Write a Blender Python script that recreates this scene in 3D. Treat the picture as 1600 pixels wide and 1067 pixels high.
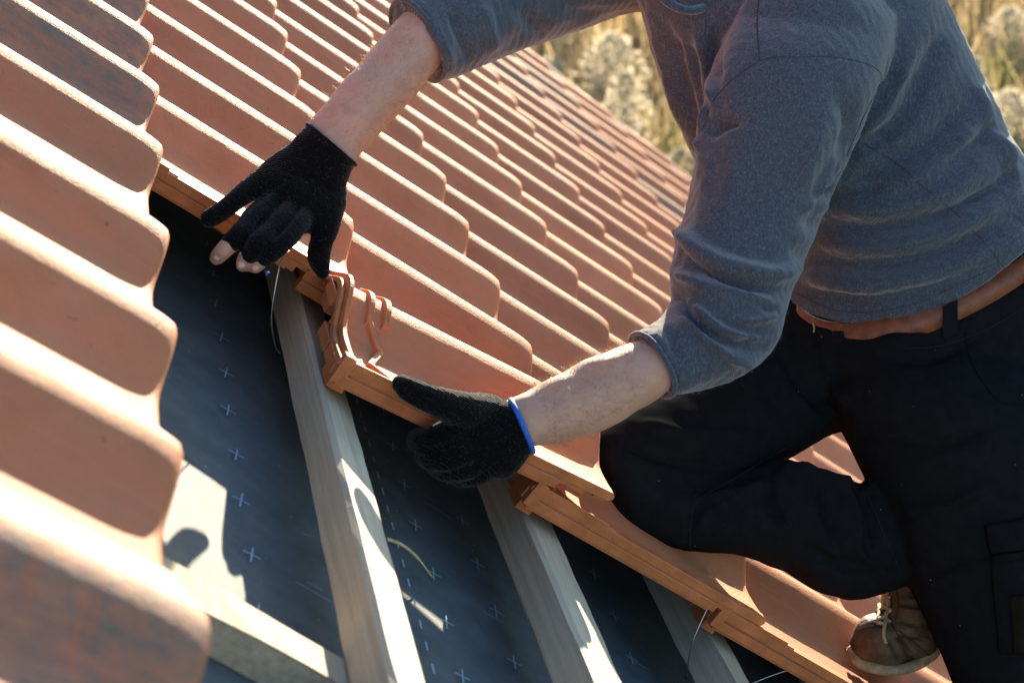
import bpy, bmesh, math, random
import numpy as np
from mathutils import Vector, Matrix
from mathutils.bvhtree import BVHTree

for o in list(bpy.data.objects): bpy.data.objects.remove(o, do_unlink=True)
SC = bpy.context.scene
COL = SC.collection
rng = np.random.default_rng(7); random.seed(7)

# ------------------------------------------------------------------ frame of the roof
# roof coordinates: a = down the slope, b = along the eaves (away from the viewer), h = off the slope
PITCH = math.radians(40.0)
cp, sp = math.cos(PITCH), math.sin(PITCH)
MR = np.array([[cp, 0, sp], [0, 1, 0], [-sp, 0, cp]])          # roof -> world
MROOF = Matrix(((cp, 0, sp, 0), (0, 1, 0, 0), (-sp, 0, cp, 0), (0, 0, 0, 1)))
G, W = 0.34, 0.2594                                             # tile gauge, tile cover width
def r2w(P): return np.asarray(P, float) @ MR.T
# ------------------------------------------------------------------ camera
RC = np.array([[0.749853, -0.202945, 0.629709], [0.517678, -0.412705, -0.749456], [0.411982, 0.887969, -0.204408]])
CC = np.array([-0.45444, -2.37869, 0.5315]); FPX = 2775.3
cam = bpy.data.cameras.new('camera'); camo = bpy.data.objects.new('camera', cam); COL.objects.link(camo)
ax = [r2w(RC[0]), -r2w(RC[1]), -r2w(RC[2])]
cl = r2w(CC)
camo.matrix_world = Matrix([[ax[0][i], ax[1][i], ax[2][i], cl[i]] for i in range(3)] + [[0, 0, 0, 1]])
cam.sensor_width = 36.0; cam.lens = FPX * 36 / 1600.0
cam.clip_start = 0.05; cam.clip_end = 2000
cam.dof.use_dof = True; cam.dof.focus_distance = 2.42; cam.dof.aperture_fstop = 5.6
SC.camera = camo
# ------------------------------------------------------------------ sky, sun, exposure
SUN = r2w(np.array([0.47, 2.72, 1.0])); SUN /= np.linalg.norm(SUN)
elev = math.asin(SUN[2]); 
world = bpy.data.worlds.new('World'); SC.world = world; world.use_nodes = True
nt = world.node_tree; bg = nt.nodes['Background']
sky = nt.nodes.new('ShaderNodeTexSky'); sky.sky_type = 'NISHITA'; sky.sun_disc = False; sky.dust_density = .4; sky.ozone_density = 2.0; sky.air_density = 1.0
sky.sun_elevation = elev; sky.sun_rotation = math.atan2(SUN[0], SUN[1])
nt.links.new(sky.outputs[0], bg.inputs[0]); bg.inputs[1].default_value = 0.105
sl = bpy.data.lights.new('sun', 'SUN'); sl.energy = 5.0; sl.angle = math.radians(0.5); sl.color = (1.0, 0.83, 0.60)
so = bpy.data.objects.new('sun', sl); COL.objects.link(so)
so.rotation_euler = Vector(-SUN).to_track_quat('-Z', 'Y').to_euler()
SC.view_settings.view_transform = 'Standard'; SC.view_settings.look = 'None'
SC.view_settings.exposure = 2.05; SC.view_settings.gamma = 1.0
SC.render.engine = 'CYCLES'

# ------------------------------------------------------------------ helpers
def PX(x, y, z):
    """point at depth z seen at photo position x,y -> roof coordinates"""
    d = RC.T @ np.array([(x - 800) / FPX, (y - 533.5) / FPX, 1.0]); return CC + d * z
def pix(P):
    c = (np.asarray(P) - CC) @ RC.T
    return np.c_[800 + FPX * c[:, 0] / c[:, 2], 533.5 + FPX * c[:, 1] / c[:, 2]], c[:, 2]
def mesh_from(V, F, smooth=True, name='m'):
    me = bpy.data.meshes.new(name); me.from_pydata([tuple(v) for v in V], [], [tuple(int(i) for i in f) for f in F]); me.update()
    if smooth: me.polygons.foreach_set('use_smooth', [True] * len(me.polygons))
    return me
def recalc(me):
    bm = bmesh.new(); bm.from_mesh(me); bmesh.ops.recalc_face_normals(bm, faces=bm.faces); bm.to_mesh(me); bm.free()
def obj(name, me, mat=None, parent=None, mw=None):
    o = bpy.data.objects.new(name, me); COL.objects.link(o)
    if mat and me and not me.materials: me.materials.append(mat)
    if mw is not None: o.matrix_basis = mw
    if parent: o.parent = parent; o.matrix_parent_inverse = parent.matrix_basis.inverted()
    return o
def empty(name, loc=(0, 0, 0)):
    o = bpy.data.objects.new(name, None); COL.objects.link(o); o.matrix_basis = Matrix.Translation(loc); o.empty_display_size = .1
    return o
def tag(o, label, cat=None, group=None, kind=None):
    if label: o['label'] = label
    if cat: o['category'] = cat
    if group: o['group'] = group
    if kind: o['kind'] = kind
    return o
class MB:
    def __init__(s): s.V = []; s.F = []
    def add(s, V, F):
        n = len(s.V); s.V += [tuple(v) for v in V]; s.F += [tuple(int(i) + n for i in f) for f in F]; return s
    def box(s, lo, hi):
        x0, y0, z0 = lo; x1, y1, z1 = hi
        return s.add([(x0, y0, z0), (x1, y0, z0), (x1, y1, z0), (x0, y1, z0), (x0, y0, z1), (x1, y0, z1), (x1, y1, z1), (x0, y1, z1)],
                     [(0, 3, 2, 1), (4, 5, 6, 7), (0, 1, 5, 4), (1, 2, 6, 5), (2, 3, 7, 6), (3, 0, 4, 7)])
    def tube(s, pts, r, n=8, closed=False):
        V, F = tube(pts, r, n, closed); return s.add(V, F)
    def mesh(s, smooth=True, world=False):
        V = r2w(np.array(s.V)) if world else s.V
        me = mesh_from(V, s.F, smooth); recalc(me); return me
def nrm(v): return v / (np.linalg.norm(v, axis=-1, keepdims=True) + 1e-12)
def spline(P, n):
    P = np.asarray(P, float); Q = np.vstack([2 * P[0] - P[1], P, 2 * P[-1] - P[-2]]); out = []
    for i in range(len(P) - 1):
        p0, p1, p2, p3 = Q[i:i + 4]
        for k in range(n):
            t = k / n
            out.append(.5 * (2 * p1 + (p2 - p0) * t + (2 * p0 - 5 * p1 + 4 * p2 - p3) * t * t + (3 * p1 - p0 - 3 * p2 + p3) * t ** 3))
    out.append(P[-1]); return np.array(out)
def tube(pts, r, n=8, closed=False):
    P = np.asarray(pts, float); m = len(P); r = np.broadcast_to(np.asarray(r, float), (m,))
    T = nrm(np.roll(P, -1, 0) - np.roll(P, 1, 0)) if closed else nrm(np.gradient(P, axis=0))
    ref = np.array([0.31, 0.52, 0.79]); V = []
    N = nrm(np.cross(T[0], ref)); 
    for i in range(m):
        N = nrm(N - T[i] * (N @ T[i])); B = np.cross(T[i], N)
        for k in range(n):
            a = 2 * math.pi * k / n; V.append(P[i] + r[i] * (math.cos(a) * N + math.sin(a) * B))
    F = []
    for i in range(m if closed else m - 1):
        j = (i + 1) % m
        for k in range(n): F.append((i * n + k, i * n + (k + 1) % n, j * n + (k + 1) % n, j * n + k))
    if not closed: F += [tuple(range(n))[::-1], tuple(range((m - 1) * n, m * n))]
    return V, F
def capsule(pts, r, n=14, sub=4):
    """round-ended tube through a few points (roof coords) with per-point radii"""
    P = spline(pts, sub); rr = spline(np.c_[np.broadcast_to(np.asarray(r, float), (len(pts),)), np.zeros(len(pts))], sub)[:, 0]
    t0 = nrm(P[0] - P[1]); t1 = nrm(P[-1] - P[-2]); pre = []; pr = []; post = []; por = []
    for a in (80, 55, 28):
        a = math.radians(a); pre.append(P[0] + t0 * rr[0] * math.sin(a)); pr.append(rr[0] * math.cos(a))
    for a in (28, 55, 80):
        a = math.radians(a); post.append(P[-1] + t1 * rr[-1] * math.sin(a)); por.append(rr[-1] * math.cos(a))
    return tube(np.vstack([pre, P, post]), np.r_[pr, rr, por], n)
def loft(secs, sub=5, n=28, pw=2.0, round_ends=(False, False)):
    """sections (Lx,Ly,Rx,Ry,z,depth[,dz]) : the two outline points of a limb, its depth and half thickness"""
    S = np.array([list(s) + [0.0] * (8 - len(s)) for s in secs], float); S = spline(S, sub)
    m = len(S); L = np.array([PX(s[0], s[1], s[4] - s[6]) for s in S]); R_ = np.array([PX(s[2], s[3], s[4] + s[6]) for s in S])
    Cn = (L + R_) / 2; T = nrm(np.gradient(Cn, axis=0)); V = []
    view = nrm(Cn - CC)
    for i in range(m):
        n1 = (R_[i] - L[i]) / 2; ln = np.linalg.norm(n1)
        n2 = np.cross(n1, T[i]); n2 = n2 / (np.linalg.norm(n2) + 1e-9)
        # blend with the view direction so that the section never flips
        if n2 @ view[i] < 0: n2 = -n2
        n2 = n2 * .6 + view[i] * .4; n2 -= n1 * (n2 @ n1) / (ln * ln); n2 = (nrm(n2) + T[i] * S[i, 7]) * S[i, 5]
        for k in range(n):
            a = 2 * math.pi * k / n; c, s_ = math.cos(a), math.sin(a)
            V.append(Cn[i] + n1 * math.copysign(abs(c) ** (2 / pw), c) + n2 * math.copysign(abs(s_) ** (2 / pw), s_))
    F = []
    for i in range(m - 1):
        for k in range(n): F.append((i * n + k, i * n + (k + 1) % n, (i + 1) * n + (k + 1) % n, (i + 1) * n + k))
    F += [tuple(range(n))[::-1], tuple(range((m - 1) * n, m * n))]
    return V, F
def end_ring(secs, first=False, n=44, pw=2.0, grow=1.0):
    V, F = loft(secs, 5, n, pw); R_ = np.array(V[:n] if first else V[-n:]); c = R_.mean(0); return c + (R_ - c) * grow
def ell(c, rx, ry, rz, axes=None, n=20):
    """ellipsoid, axes rows = its three directions (roof coords)"""
    A = np.eye(3) if axes is None else np.asarray(axes, float); V = []; F = []
    for i in range(1, n // 2):
        th = math.pi * i / (n // 2)
        for k in range(n):
            ph = 2 * math.pi * k / n
            V.append(np.asarray(c) + rx * math.sin(th) * math.cos(ph) * A[0] + ry * math.sin(th) * math.sin(ph) * A[1] + rz * math.cos(th) * A[2])
    m = n // 2 - 1
    V.append(np.asarray(c) + rz * A[2]); V.append(np.asarray(c) - rz * A[2]); t, b = len(V) - 2, len(V) - 1
    for i in range(m - 1):
        for k in range(n): F.append((i * n + k, i * n + (k + 1) % n, (i + 1) * n + (k + 1) % n, (i + 1) * n + k))
    for k in range(n): F.append((t, (k + 1) % n, k)); F.append((b, (m - 1) * n + k, (m - 1) * n + (k + 1) % n))
    return V, F
def fuse(parts, voxel, smooth=6, fac=.5):
    """closed shapes -> one continuous surface (roof coords verts, faces)"""
    mb = MB()
    for V, F in parts: mb.add(V, F)
    me = mb.mesh(); o = bpy.data.objects.new('tmp', me); COL.objects.link(o)
    m = o.modifiers.new('r', 'REMESH'); m.mode = 'VOXEL'; m.voxel_size = voxel; m.adaptivity = 0
    s = o.modifiers.new('s', 'SMOOTH'); s.factor = fac; s.iterations = smooth
    dg = bpy.context.evaluated_depsgraph_get(); ev = o.evaluated_get(dg); m2 = bpy.data.meshes.new_from_object(ev)
    bpy.data.objects.remove(o, do_unlink=True); bpy.data.meshes.remove(me)
    m2.polygons.foreach_set('use_smooth', [True] * len(m2.polygons)); return m2
def getv(me):
    V = np.empty(len(me.vertices) * 3); me.vertices.foreach_get('co', V); return V.reshape(-1, 3)
def getn(me):
    V = np.empty(len(me.vertices) * 3); me.vertices.foreach_get('normal', V); return V.reshape(-1, 3)
def setv(me, V): me.vertices.foreach_set('co', np.ascontiguousarray(V).ravel()); me.update()
def poly_dist(uv, P):
    P = spline(P, 5) if len(P) > 2 else np.asarray(P, float); d = np.full(len(uv), 1e9); tt = np.zeros(len(uv)); m = len(P) - 1
    for i in range(m):
        a, b = P[i], P[i + 1]; ab = b - a; t = np.clip(((uv - a) @ ab) / (ab @ ab + 1e-9), 0, 1)
        q = np.linalg.norm(uv - (a + t[:, None] * ab), axis=1); k = q < d; d[k] = q[k]; tt[k] = (i + t[k]) / m
    return d, tt
def folds(me, fl, zmax=9):
    """press folds into a garment: (polyline on the photo, half width px, amplitude m), tapering towards its ends"""
    V = getv(me); N = getn(me); uv, z = pix(V); vd = nrm(V - CC); face = np.clip(-(N * vd).sum(1) * 2.5 + .25, 0, 1)
    D = np.zeros(len(V))
    for P, wd, am in fl:
        P = np.asarray(P, float); lo = P.min(0) - 4 * wd; hi = P.max(0) + 4 * wd
        k = np.where((uv > lo).all(1) & (uv < hi).all(1) & (z < zmax))[0]
        if not len(k): continue
        d, t = poly_dist(uv[k], P); D[k] += am * np.exp(-(d / wd) ** 2) * np.clip(np.sin(np.pi * np.clip(t, .06, .94)) * 1.6, 0, 1)
    setv(me, V + N * (D * face)[:, None])
def relax(me, it, fac=.5):
    o = bpy.data.objects.new('tmp', me); COL.objects.link(o); sm_ = o.modifiers.new('s', 'SMOOTH'); sm_.factor = fac; sm_.iterations = it
    ev = o.evaluated_get(bpy.context.evaluated_depsgraph_get()); V = getv(ev.to_mesh()).copy(); ev.to_mesh_clear(); bpy.data.objects.remove(o, do_unlink=True); setv(me, V)
def noise3(V, sc, seed=0):
    """cheap smooth noise from sines"""
    r = np.random.default_rng(seed); out = np.zeros(len(V))
    for _ in range(7):
        k = r.normal(size=3) * sc; out += np.sin(V @ k + r.random() * 6.28)
    return out / 2.6
def worldize(me): setv(me, r2w(getv(me))); return me

# ------------------------------------------------------------------ materials
def new_mat(name):
    m = bpy.data.materials.new(name); m.use_nodes = True; n = m.node_tree; return m, n, n.nodes['Principled BSDF']
def N(n, t, **k):
    x = n.nodes.new(t)
    for a, v in k.items():
        if a in x.inputs: x.inputs[a].default_value = v
        else: setattr(x, a, v)
    return x
def ramp(n, fac, stops):
    r = n.nodes.new('ShaderNodeValToRGB'); el = r.color_ramp.elements
    while len(el) < len(stops): el.new(.5)
    for e, (p, c) in zip(el, stops): e.position = p; e.color = (*c, 1)
    n.links.new(fac, r.inputs[0]); return r.outputs[0]
def mixc(n, fac, a, b, mode='MIX'):
    x = n.nodes.new('ShaderNodeMix'); x.data_type = 'RGBA'; x.blend_type = mode
    for s, v in ((0, fac), (6, a), (7, b)):
        if hasattr(v, 'is_output'): n.links.new(v, x.inputs[s])
        else: x.inputs[s].default_value = v if s == 0 else (*v, 1)
    return x.outputs[2]
def math_(n, op, a, b=0.0):
    x = n.nodes.new('ShaderNodeMath'); x.operation = op
    for i, v in enumerate((a, b)):
        if hasattr(v, 'is_output'): n.links.new(v, x.inputs[i])
        else: x.inputs[i].default_value = v
    return x.outputs[0]
def coords(n, scale=(1, 1, 1), space='Object', loc=None):
    tc = n.nodes.new('ShaderNodeTexCoord'); mp = n.nodes.new('ShaderNodeMapping'); mp.inputs['Scale'].default_value = scale
    n.links.new(tc.outputs[space], mp.inputs[0]); 
    if loc is not None: n.links.new(loc, mp.inputs['Location'])
    return mp.outputs[0]
def noise(n, vec, sc, det=4, rough=.55):
    x = N(n, 'ShaderNodeTexNoise', Scale=sc, Detail=det, Roughness=rough); n.links.new(vec, x.inputs['Vector']); return x.outputs['Fac']
def bump(n, b, h, dist, st=1.0):
    x = N(n, 'ShaderNodeBump', Strength=st, Distance=dist); n.links.new(h, x.inputs['Height']); n.links.new(x.outputs[0], b.inputs['Normal'])

def clay(name, weather=0.0, streak=False):
    m, n, b = new_mat(name); oi = n.nodes.new('ShaderNodeObjectInfo')
    off = n.nodes.new('ShaderNodeCombineXYZ'); 
    for i in range(3): n.links.new(math_(n, 'MULTIPLY', oi.outputs['Random'], 37.0 + 11 * i), off.inputs[i])
    v = coords(n, loc=off.outputs[0]); big = noise(n, v, 9, 5); fine = noise(n, v, 300, 3, .7); mid = noise(n, v, 38, 5, .65)
    c = ramp(n, big, [(.3, (.49, .170, .076)), (.55, (.565, .205, .096)), (.75, (.54, .215, .115))])
    hs = N(n, 'ShaderNodeHueSaturation'); n.links.new(c, hs.inputs['Color'])
    n.links.new(math_(n, 'ADD', .80, math_(n, 'MULTIPLY', oi.outputs['Random'], .36)), hs.inputs['Value']); c = hs.outputs[0]
    # long drawn-out marks of the extruder
    vs = coords(n, (6, 160, 160), loc=off.outputs[0]); st = noise(n, vs, 1.0, 3)
    c = mixc(n, math_(n, 'MULTIPLY', math_(n, 'GREATER_THAN', st, .62), .12), c, (.62, .30, .19))
    # specks
    sp_ = noise(n, v, 75, 2, .5); c = mixc(n, ramp(n, sp_, [(.74, (0, 0, 0)), (.765, (.7, .7, .7))]), c, (.16, .08, .05))
    if weather:
        k = ramp(n, mixc(n, .5, mid, noise(n, coords(n, (4, 22, 10), loc=off.outputs[0]), 3.2, 6, .7)), [(.40 - .12 * weather, (0, 0, 0)), (.60, (weather, weather, weather))])
        c = mixc(n, k, c, (.160, .142, .118))
        if streak:
            s2 = noise(n, coords(n, (26, 3, 3), loc=off.outputs[0]), 1.6, 4, .6)
            c = mixc(n, ramp(n, s2, [(.55, (0, 0, 0)), (.68, (.8, .8, .8))]), c, (.50, .15, .06))
    n.links.new(c, b.inputs['Base Color'])
    rr = n.nodes.new('ShaderNodeMapRange'); rr.inputs[3].default_value = .58; rr.inputs[4].default_value = .74; n.links.new(mid, rr.inputs[0]); n.links.new(rr.outputs[0], b.inputs['Roughness'])
    b.inputs['Specular IOR Level'].default_value = .20
    bump(n, b, mixc(n, .15, fine, mid), .0024, .6); return m
CLAY = clay('terracotta', .10); CLAY_G = clay('terracotta_greyed', .9); CLAY_S = clay('terracotta_streaked', .95, True)
def wood(name, c0, c1, c2):
    m, n, b = new_mat(name); v = coords(n, (1, 1, 1)); oi = n.nodes.new('ShaderNodeObjectInfo')
    lo = n.nodes.new('ShaderNodeCombineXYZ'); n.links.new(math_(n, 'MULTIPLY', oi.outputs['Random'], 30), lo.inputs[1])
    vg = coords(n, (70, 2.2, 70), loc=lo.outputs[0]); g1 = noise(n, vg, 1.5, 6, .65); g2 = noise(n, v, 14, 5, .6)
    saw = noise(n, coords(n, (40, 420, 160)), 1, 2)
    c = ramp(n, g1, [(.30, c0), (.52, c1), (.72, c2)]); c = mixc(n, math_(n, 'MULTIPLY', g2, .45), c, c0)
    kn = noise(n, coords(n, (5, 3, 5), loc=lo.outputs[0]), 2.2, 2); c = mixc(n, ramp(n, kn, [(.73, (0, 0, 0)), (.78, (.7, .7, .7))]), c, (.16, .085, .04))
    n.links.new(c, b.inputs['Base Color']); b.inputs['Roughness'].default_value = .75
    bump(n, b, mixc(n, .5, g1, saw), .0016, .7); return m
WOOD = wood('sawn_spruce', (.46, .385, .27), (.63, .54, .40), (.74, .66, .51))
WOODC = wood('sawn_spruce_counter', (.38, .30, .205), (.54, .435, .31), (.64, .54, .41))
def membrane_mat():
    m, n, b = new_mat('underlay_fabric'); v = coords(n)
    wv = N(n, 'ShaderNodeTexWave', Scale=300.0, Distortion=.4); wv.bands_direction = 'Y'; n.links.new(v, wv.inputs['Vector'])
    wx = N(n, 'ShaderNodeTexWave', Scale=300.0, Distortion=.4); wx.bands_direction = 'X'; n.links.new(v, wx.inputs['Vector'])
    sc = noise(n, coords(n, (6, 60, 6)), 1.3, 5, .6); d = noise(n, v, 22, 5)
    c = ramp(n, d, [(.35, (.100, .128, .142)), (.65, (.145, .172, .186))]); c = mixc(n, ramp(n, sc, [(.60, (0, 0, 0)), (.72, (.35, .35, .35))]), c, (.15, .165, .17))
    n.links.new(c, b.inputs['Base Color']); b.inputs['Roughness'].default_value = .6; b.inputs['Specular IOR Level'].default_value = .2
    bump(n, b, mixc(n, .5, wv.outputs['Fac'], wx.outputs['Fac']), .0007, .6); return m
MEMB = membrane_mat()
def plain(name, col, rough=.6, nsc=40, var=.25, bd=.0005, bsc=300, spec=.5, metal=0, sheen=0):
    m, n, b = new_mat(name); v = coords(n); d = noise(n, v, nsc, 5, .6)
    lo = tuple(c * (1 - var) for c in col); hi = tuple(min(1, c * (1 + var)) for c in col)
    n.links.new(ramp(n, d, [(.3, lo), (.7, hi)]), b.inputs['Base Color']); b.inputs['Roughness'].default_value = rough
    b.inputs['Specular IOR Level'].default_value = spec; b.inputs['Metallic'].default_value = metal
    if sheen: b.inputs['Sheen Weight'].default_value = sheen; b.inputs['Sheen Roughness'].default_value = .4
    bump(n, b, noise(n, v, bsc, 3, .6), bd, .7); return m
RAW = plain('raw_clay', (.58, .175, .050), .62, 30, .25, .0012, 220); PRINT = plain('blue_print', (.28, .46, .60), .7); WIRE = plain('steel_wire', (.42, .42, .41), .35, metal=1)
def shirt_mat():
    m, n, b = new_mat('heather_knit'); v = coords(n)
    h1 = noise(n, v, 520, 2, .8); h2 = noise(n, coords(n, (1, 1, .35)), 330, 3, .75); h3 = noise(n, v, 5, 4)
    c = ramp(n, mixc(n, .5, h1, h2), [(.32, (.028, .038, .052)), (.5, (.070, .090, .118)), (.62, (.125, .152, .190)), (.73, (.31, .345, .40))])
    c = mixc(n, math_(n, 'MULTIPLY', h3, .25), c, (.045, .056, .074))
    n.links.new(c, b.inputs['Base Color']); b.inputs['Roughness'].default_value = .9; b.inputs['Specular IOR Level'].default_value = .2
    b.inputs['Sheen Weight'].default_value = .6; b.inputs['Sheen Roughness'].default_value = .35
    wv = N(n, 'ShaderNodeTexWave', Scale=150.0, Distortion=2.2, Detail=2.0); wv.bands_direction = 'DIAGONAL'; n.links.new(v, wv.inputs['Vector'])
    bump(n, b, mixc(n, .5, h1, wv.outputs['Fac']), .0013, .8); return m
SHIRT = shirt_mat(); SEAM = plain('seam_thread', (.040, .045, .052), .9)
TROUS = plain('black_workwear', (.0120, .0126, .0138), 1.0, 60, .15, .0008, 500, 0.0)
def glove_mat(name, col):
    m, n, b = new_mat(name); v = coords(n); k = noise(n, v, 420, 3, .8); k2 = noise(n, v, 130, 4, .7)
    c = ramp(n, k, [(.35, tuple(x * .5 for x in col)), (.6, col), (.74, tuple(x * 2.6 for x in col))]); n.links.new(c, b.inputs['Base Color'])
    b.inputs['Roughness'].default_value = .95; b.inputs['Specular IOR Level'].default_value = .12; b.inputs['Sheen Weight'].default_value = .12; b.inputs['Sheen Roughness'].default_value = .4
    wv = N(n, 'ShaderNodeTexWave', Scale=110.0, Distortion=1.5, Detail=1.0); wv.bands_direction = 'DIAGONAL'; n.links.new(v, wv.inputs['Vector'])
    bump(n, b, mixc(n, .45, mixc(n, .5, k, k2), wv.outputs['Fac']), .0022, .9); return m
GLOVE = glove_mat('black_knit', (.0040, .0044, .0052)); TRIM = plain('blue_elastic', (.02, .13, .55), .6, 200, .3)
def skin_mat():
    m, n, b = new_mat('skin'); v = coords(n); s1 = noise(n, v, 55, 5, .65); s2 = noise(n, v, 420, 3, .7); s3 = noise(n, v, 9, 3)
    c = ramp(n, s1, [(.3, (.52, .285, .20)), (.55, (.59, .335, .24)), (.75, (.63, .375, .28))]); c = mixc(n, math_(n, 'MULTIPLY', s3, .35), c, (.54, .29, .205))
    n.links.new(c, b.inputs['Base Color']); b.inputs['Roughness'].default_value = .55
    b.inputs['Subsurface Weight'].default_value = .25; b.inputs['Subsurface Radius'].default_value = (.010, .004, .002); b.inputs['Subsurface Scale'].default_value = .6
    bump(n, b, mixc(n, .5, s1, s2), .0011, .55); return m
SKIN = skin_mat(); HAIR = plain('brown_hair', (.05, .03, .018), .5, 200, .4)
LEATHER = plain('tan_belt_leather', (.20, .062, .024), .5, 60, .35, .0006, 260)
BOOTL = plain('worn_boot_leather', (.088, .050, .023), .55, 45, .6, .0018, 150, .3); SOLE = plain('boot_sole', (.34, .25, .14), .8, 60, .4)
TSEAM = plain('trouser_stitching', (.020, .020, .021), 1.0, spec=0.0); STITCH = plain('boot_stitching', (.035, .022, .012), .8); BRASS = plain('brass', (.55, .42, .2), .4, metal=.8); PATCH = plain('olive_patch', (.016, .014, .010), 1.0, spec=0.0)
DARKW = plain('dark_board', (.09, .055, .032), .75, 20, .4); WALLM = plain('rendered_wall', (.52, .48, .42), .9, 8, .1)
STRIPM = plain('pale_tan', (.62, .50, .28), .7); BROWN = plain('deck_boards', (.20, .14, .09), .8)

# ================================================================== ground
GZ = -4.7
def ground_mat():
    m, n, b = new_mat('meadow_soil'); v = coords(n); d = noise(n, v, .35, 6); e = noise(n, v, 6, 5)
    n.links.new(ramp(n, mixc(n, .4, d, e), [(.32, (.09, .085, .035)), (.52, (.19, .15, .07)), (.7, (.30, .23, .11))]), b.inputs['Base Color']); b.inputs['Roughness'].default_value = .95
    bump(n, b, e, .12); return m
gm = mesh_from([(-900, -900, GZ), (900, -900, GZ), (900, 900, GZ), (-900, 900, GZ)], [(0, 1, 2, 3)], False)
tag(obj('ground', gm, ground_mat()), None, kind='structure')

# ================================================================== house: roof layers and tiles
BEND = 17.45 * W                     # verge (far gable edge)
ROWS = range(0, 14)
house = empty('house', (2.0, 1.5, GZ))
tag(house, 'house whose sloping terracotta tiled roof fills the picture, partly stripped to its battens', 'house')
def hm(b, h): return None
# roof deck under the membrane and the gable wall
B0 = -14 * W; A0, A1 = -1.7, 14.2 * G
mb = MB(); mb.box((A0, B0, -.25), (A1 - .05, BEND - .05, -.215)); obj('roof_deck', mb.mesh(False, True), BROWN, house)
# back slope, so that the roof has a ridge
ridge = r2w([[A0, 0, -.05]])[0]
rb = MB(); dx, dz = 3.2 * cp, -3.2 * sp
for (y0, y1) in ((B0, BEND),):
    rb.add([(ridge[0], y0, ridge[2]), (ridge[0], y1, ridge[2]), (ridge[0] - dx, y1, ridge[2] + dz), (ridge[0] - dx, y0, ridge[2] + dz),
            (ridge[0], y0, ridge[2] - .2), (ridge[0], y1, ridge[2] - .2), (ridge[0] - dx, y1, ridge[2] + dz - .2), (ridge[0] - dx, y0, ridge[2] + dz - .2)],
           [(0, 1, 2, 3), (4, 7, 6, 5), (0, 4, 5, 1), (2, 6, 7, 3), (1, 5, 6, 2), (0, 3, 7, 4)])
obj('back_slope', rb.mesh(False), CLAY, house)
eave = r2w([[A1 - .5, 0, -.3]])[0]; back = (ridge[0] - dx + .4)
wv = MB(); yg = BEND - .45
for y0, y1 in ((yg - .25, yg), (B0 + .3, B0 + .55)):
    wv.add([(eave[0], y0, GZ), (eave[0], y0, eave[2]), (ridge[0], y0, ridge[2] - .3), (back, y0, ridge[2] + dz + .1), (back, y0, GZ),
            (eave[0], y1, GZ), (eave[0], y1, eave[2]), (ridge[0], y1, ridge[2] - .3), (back, y1, ridge[2] + dz + .1), (back, y1, GZ)],
           [(0, 1, 2, 3, 4), (9, 8, 7, 6, 5), (0, 5, 6, 1), (1, 6, 7, 2), (2, 7, 8, 3), (3, 8, 9, 4), (4, 9, 5, 0)])
wv.box((eave[0] - .25, B0 + .56, GZ), (eave[0], yg - .26, eave[2] - .02)); wv.box((back, B0 + .56, GZ), (back + .25, yg - .26, ridge[2] + dz))
obj('wall', wv.mesh(False), WALLM, house)
# underlay: a sheet that sags a little between the counter battens
na, nb = 120, 150; aa = np.linspace(A0 + .1, A1 - .06, na); bb = np.linspace(B0, BEND - .06, nb)
AA, BB = np.meshgrid(aa, bb, indexing='ij'); P = np.c_[AA.ravel(), BB.ravel(), np.zeros(na * nb)]
P[:, 2] = -.197 + .0025 * noise3(P, 9, 3) - .004 * np.sin(np.pi * ((BB.ravel() / W + 3.7) % 3.7) / 3.7)
F = [(i * nb + j, i * nb + j + 1, (i + 1) * nb + j + 1, (i + 1) * nb + j) for i in range(na - 1) for j in range(nb - 1)]
memb = obj('underlay_membrane', mesh_from(P, F), MEMB, house, MROOF.copy()); memb['label'] = 'dark woven underlay with printed blue crosses and dashes'
pm = MB()
def mark(a, b, da, db, wd=.0013):
    d = np.array([da, db]); l = np.linalg.norm(d); nn = np.array([-d[1], d[0]]) / l * wd; h = -.1945
    p = np.array([a, b]); q = [p - d + nn, p + d + nn, p + d - nn, p - d - nn]; pm.add([(x, y, h) for x, y in q], [(0, 1, 2, 3)])
for a in (-.07, .228, .525, .628, .912, 1.22, 1.50):
    for k in range(-26, 6):
        b = -.187 - .112 * -k + random.uniform(-.004, .004) if False else -.187 + .112 * k
        x = a + random.uniform(-.004, .004); mark(x, b, .012, .0015, .0010); mark(x, b, .003, .017, .0010)
for a in (.475,):
    for k in range(-70, 12): mark(a, -.19 + .0445 * k, .0005, .0095, .0012)
for _ in range(14):                                              # chalk scuffs
    mark(random.uniform(.1, .95), random.uniform(-1.0, -.1), random.uniform(.004, .03), random.uniform(-.004, .004), .0006)
tag(obj('printed_marks', pm.mesh(False), PRINT, memb, MROOF.copy()), None, kind='stuff')
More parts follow.
